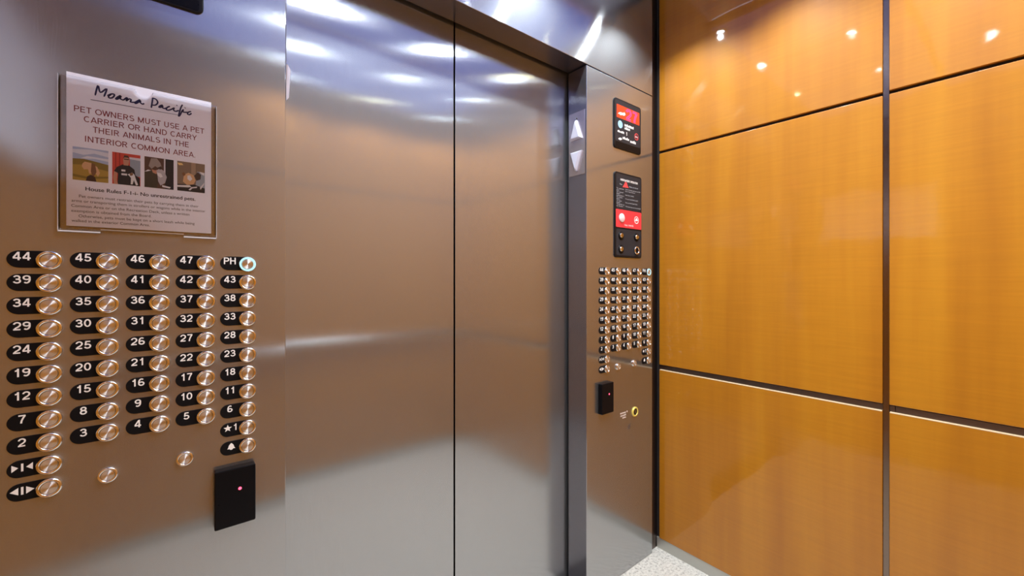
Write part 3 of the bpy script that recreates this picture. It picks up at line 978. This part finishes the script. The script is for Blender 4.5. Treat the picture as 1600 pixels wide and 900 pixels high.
# ------------------------------------------------------------------ firefighters' panel
def fire_panel(x):
    W, H = 0.0979, 0.3671
    t = thing('fire_service_panel', 'tall black key panel with red band under the floor display', 'control panel', (x, YF, EYE + 0.0954))
    MB().prism(rrect(-W, W, 0, H, 0.013), -0.005, 0.0, bev=0.0018).build('bezel', BLACK, t)
    def fx(u): return -W + 2 * W * u
    def fz(v): return H * (1 - v)
    y = -0.0056
    MB().prism(rrect(fx(.05), fx(.97), fz(.43), fz(.02), 0.008), -0.0054, -0.0045).build('instruction_plate', CHAR, t)
    MB().prism(rrect(fx(.04), fx(.985), fz(.647), fz(.437), 0.005), -0.0060, -0.0045, bev=0.0005, seg=1).build('red_cover', RED, t, 'red band')
    MB().prism(rrect(fx(.05), fx(.97), fz(.975), fz(.665), 0.008), -0.0054, -0.0045).build('key_plate', CHAR, t)
    hd = MB()
    put_caps(hd, "FIREFIGHTERS' OPERATION", fx(.20), fx(.84), fz(.098), 0.0090, y, w=0.18)
    hd.build('heading', WHITE_INK, t)
    hat = MB()
    hat.flat([(fx(.27), fz(.17)), (fx(.50), fz(.165)), (fx(.46), fz(.14)), (fx(.43), fz(.105)), (fx(.37), fz(.10)), (fx(.32), fz(.14))], y)
    hat.build('fire_hat', RED_INK, t, 'red fire hat symbol')
    pr = MB()
    put_text(pr, 'When', fx(.17), fx(.26), fz(.148), 0.006, y)
    put_text(pr, 'flashes, exit elevator', fx(.52), fx(.86), fz(.155), 0.006, y)
    L = ['To operate', 'car:', 'To cancel', 'floor', 'selection:', 'To close', 'door:', 'To open', 'door:', 'To hold car', 'at floor:']
    R = ['Insert fire key and turn to ON', 'Enter floor desired', '', 'Press CALL CANCEL', '', 'Press and hold DOOR CLOSE', '', 'Press and hold DOOR OPEN', '', 'With doors open, turn key to HOLD']
    for k, s in enumerate(L):
        if s:
            put_text(pr, s, fx(.06), fx(.06 + 0.026 * len(s)), fz(.200 + .0205 * k), 0.0048, y)
    for k, s in enumerate(R):
        if s:
            put_text(pr, s, fx(.38), fx(min(.95, .38 + 0.0185 * len(s))), fz(.195 + .0225 * k), 0.0048, y)
    pr.build('instructions', GREY_INK, t)
    y2 = -0.0062
    MB().lathe([(0.019, -0.0055), (0.019, -0.0085), (0.017, -0.0100), (0.0, -0.0104)], fx(.24), fz(.535), 24).build('call_cancel_button', plain('pale pink button', (0.80, 0.62, 0.62), 0.4), t, 'pale round button')
    jw = MB()
    a = disc(fx(.79), fz(.535), 0.0165, n=24)
    b = disc(fx(.79), fz(.535), 0.0135, n=24)
    for i in range(24):
        j = (i + 1) % 24
        jw.flat([a[i], a[j], b[j], b[i]], y2)
    jw.flat([(fx(.73), fz(.55)), (fx(.85), fz(.545)), (fx(.81), fz(.51)), (fx(.77), fz(.515))], y2)
    jw.build('fire_jewel', WHITE_INK, t)
    tx = MB()
    put_caps(tx, 'CALL CANCEL', fx(.34), fx(.68), fz(.622), 0.0062, y2, w=0.14)
    tx.build('band_text', WHITE_INK, t)
    for u, v, kind in ((.22, .745, 0), (.79, .745, 1), (.22, .905, 0), (.79, .905, 2)):
        cx, cz = fx(u), fz(v)
        sw = MB().lathe([(0.0185, -0.0050), (0.0185, -0.0065), (0.0150, -0.0080), (0.0, -0.0080)], cx, cz, 24).build('key_switch', BLACK_G, t)
        if kind == 2:
            MB().lathe([(0.0180, -0.0078), (0.0180, -0.0105), (0.0150, -0.0115), (0.0125, -0.0105), (0.0125, -0.0078)], cx, cz, 24).build('collar', RING, sw)
        else:
            MB().lathe([(0.0100, -0.0078), (0.0100, -0.0120), (0.0085, -0.0130), (0.0, -0.0132)], cx - 0.002, cz + 0.001, 20).build('key_barrel', RING, sw)
            MB().box(cx - 0.0032, cx - 0.0008, -0.0138, -0.0125, cz - 0.006, cz + 0.008).build('key_slot', BLACK, sw)
            if kind == 1:
                MB().box(cx - 0.014, cx + 0.010, -0.0125, -0.0100, cz - 0.0035, cz + 0.0045, 0.0008).build('key_wing', RING, sw)
fire_panel(1.5514)

# ------------------------------------------------------------------ key switch, engraved label and tape residue low on the right panel
ks = thing('key_switch', 'small brass-ringed key switch low on the right steel panel', 'key switch', (1.6035, YF, EYE - 0.592))
MB().lathe([(0.0215, 0.0), (0.0215, -0.0040), (0.0195, -0.0058), (0.0155, -0.0060), (0.0140, -0.0045), (0.0140, -0.0020), (0.0, -0.0020)], n=32).build('collar', BRASS, ks, 'yellow brass ring')
MB().lathe([(0.0138, -0.0019), (0.0138, -0.0036), (0.0120, -0.0042), (0.0, -0.0042)], n=24).build('barrel', BLACK, ks)
MB().box(-0.0018, 0.0018, -0.0048, -0.0040, -0.008, 0.008, 0.0004).build('keyhole', RING, ks)
el_ = thing('engraved_label', 'small pale engraved lettering left of the brass key switch', 'label', (1.5225, YF, EYE - 0.589))
pr = MB()
words(pr, -0.024, 0.016, 0.008, 0.006, -0.0003, 5)
words(pr, -0.022, 0.018, -0.003, 0.006, -0.0003, 5)
words(pr, -0.008, 0.018, -0.013, 0.006, -0.0003, 3)
pr.rect(0.021, 0.027, 0.006, 0.013, -0.0003)
pr.build('lettering', plain('worn engraving', (0.78, 0.66, 0.58), 0.5), el_)
rs = MB()
star = []
for k in range(14):
    r = (0.019 if k % 2 == 0 else 0.006) * (0.7 + 0.5 * random.random())
    a = 2 * math.pi * k / 14
    star.append((r * math.cos(a), r * math.sin(a) * 1.1))
rs.prism(star, -0.0004, 0.0)
o = rs.build('tape_residue', RESIDUE)
o.location = (1.5600, YF, EYE - 0.652)
tag(o, 'dark smudge of tape residue below the brass key switch', 'smudge')

# ------------------------------------------------------------------ hall lanterns on the two jambs
def lantern(x, rot, label):
    t = thing('hall_lantern', label, 'lantern', (x, 1.1600, EYE + 0.555), rot)
    MB().prism(rrect(-0.0435, 0.0435, -0.129, 0.129, 0.002), -0.0025, 0.0, bev=0.0008, seg=1).build('plate', STEEL_L, t)
    def arrow(up, name):
        s = 1 if up else -1
        z0 = 0.012 * s + (0.004 if up else -0.022)
        tip = z0 + 0.078 * s
        base = [(-0.031, z0), (0.031, z0), (0.003, tip), (-0.003, tip)]
        top = [(-0.021, z0 + 0.006 * s), (0.021, z0 + 0.006 * s), (0.0015, tip - 0.010 * s), (-0.0015, tip - 0.010 * s)]
        if not up:
            base = base[::-1]
            top = top[::-1]
        n = 4
        vs = [(a, -0.002, b) for a, b in base] + [(a, -0.008, b) for a, b in base] + [(a, -0.016, b) for a, b in top]
        fs = [(8, 9, 10, 11)]
        for k in range(2):
            for i in range(n):
                j = (i + 1) % n
                fs.append((k * n + i, k * n + j, (k + 1) * n + j, (k + 1) * n + i))
        MB().add(vs, fs).build(name, LANTERN, t)
    if x > 0.7:
        arrow(True, 'up_arrow')
    arrow(False, 'down_arrow')
    for z in (0.102, -0.104):
        MB().lathe([(0.0038, -0.0024), (0.0038, -0.0034), (0.0025, -0.0044), (0.0, -0.0046)], 0.0, z, 12).build('screw', STEEL_D if z > 0 else RING, t)
lantern(XB, -math.pi / 2, 'steel plate with pale up and down arrows on the right door jamb')
lantern(XA, math.pi / 2, 'edge of an arrow lantern peeping past the left door jamb')

# pale framed board on the left side wall, seen only as a reflection in the wood
fb = thing('framed_board', 'pale framed board on the left wall, mirrored faintly in the wood panel', 'board', (XL, 0.69, EYE + 0.46))
MB().box(0.0, 0.012, -0.33, 0.33, -0.18, 0.18, 0.003).build('frame', STEEL_R, fb)
MB().box(0.0115, 0.0135, -0.315, 0.315, -0.165, 0.165).build('sheet', PAPER, fb)
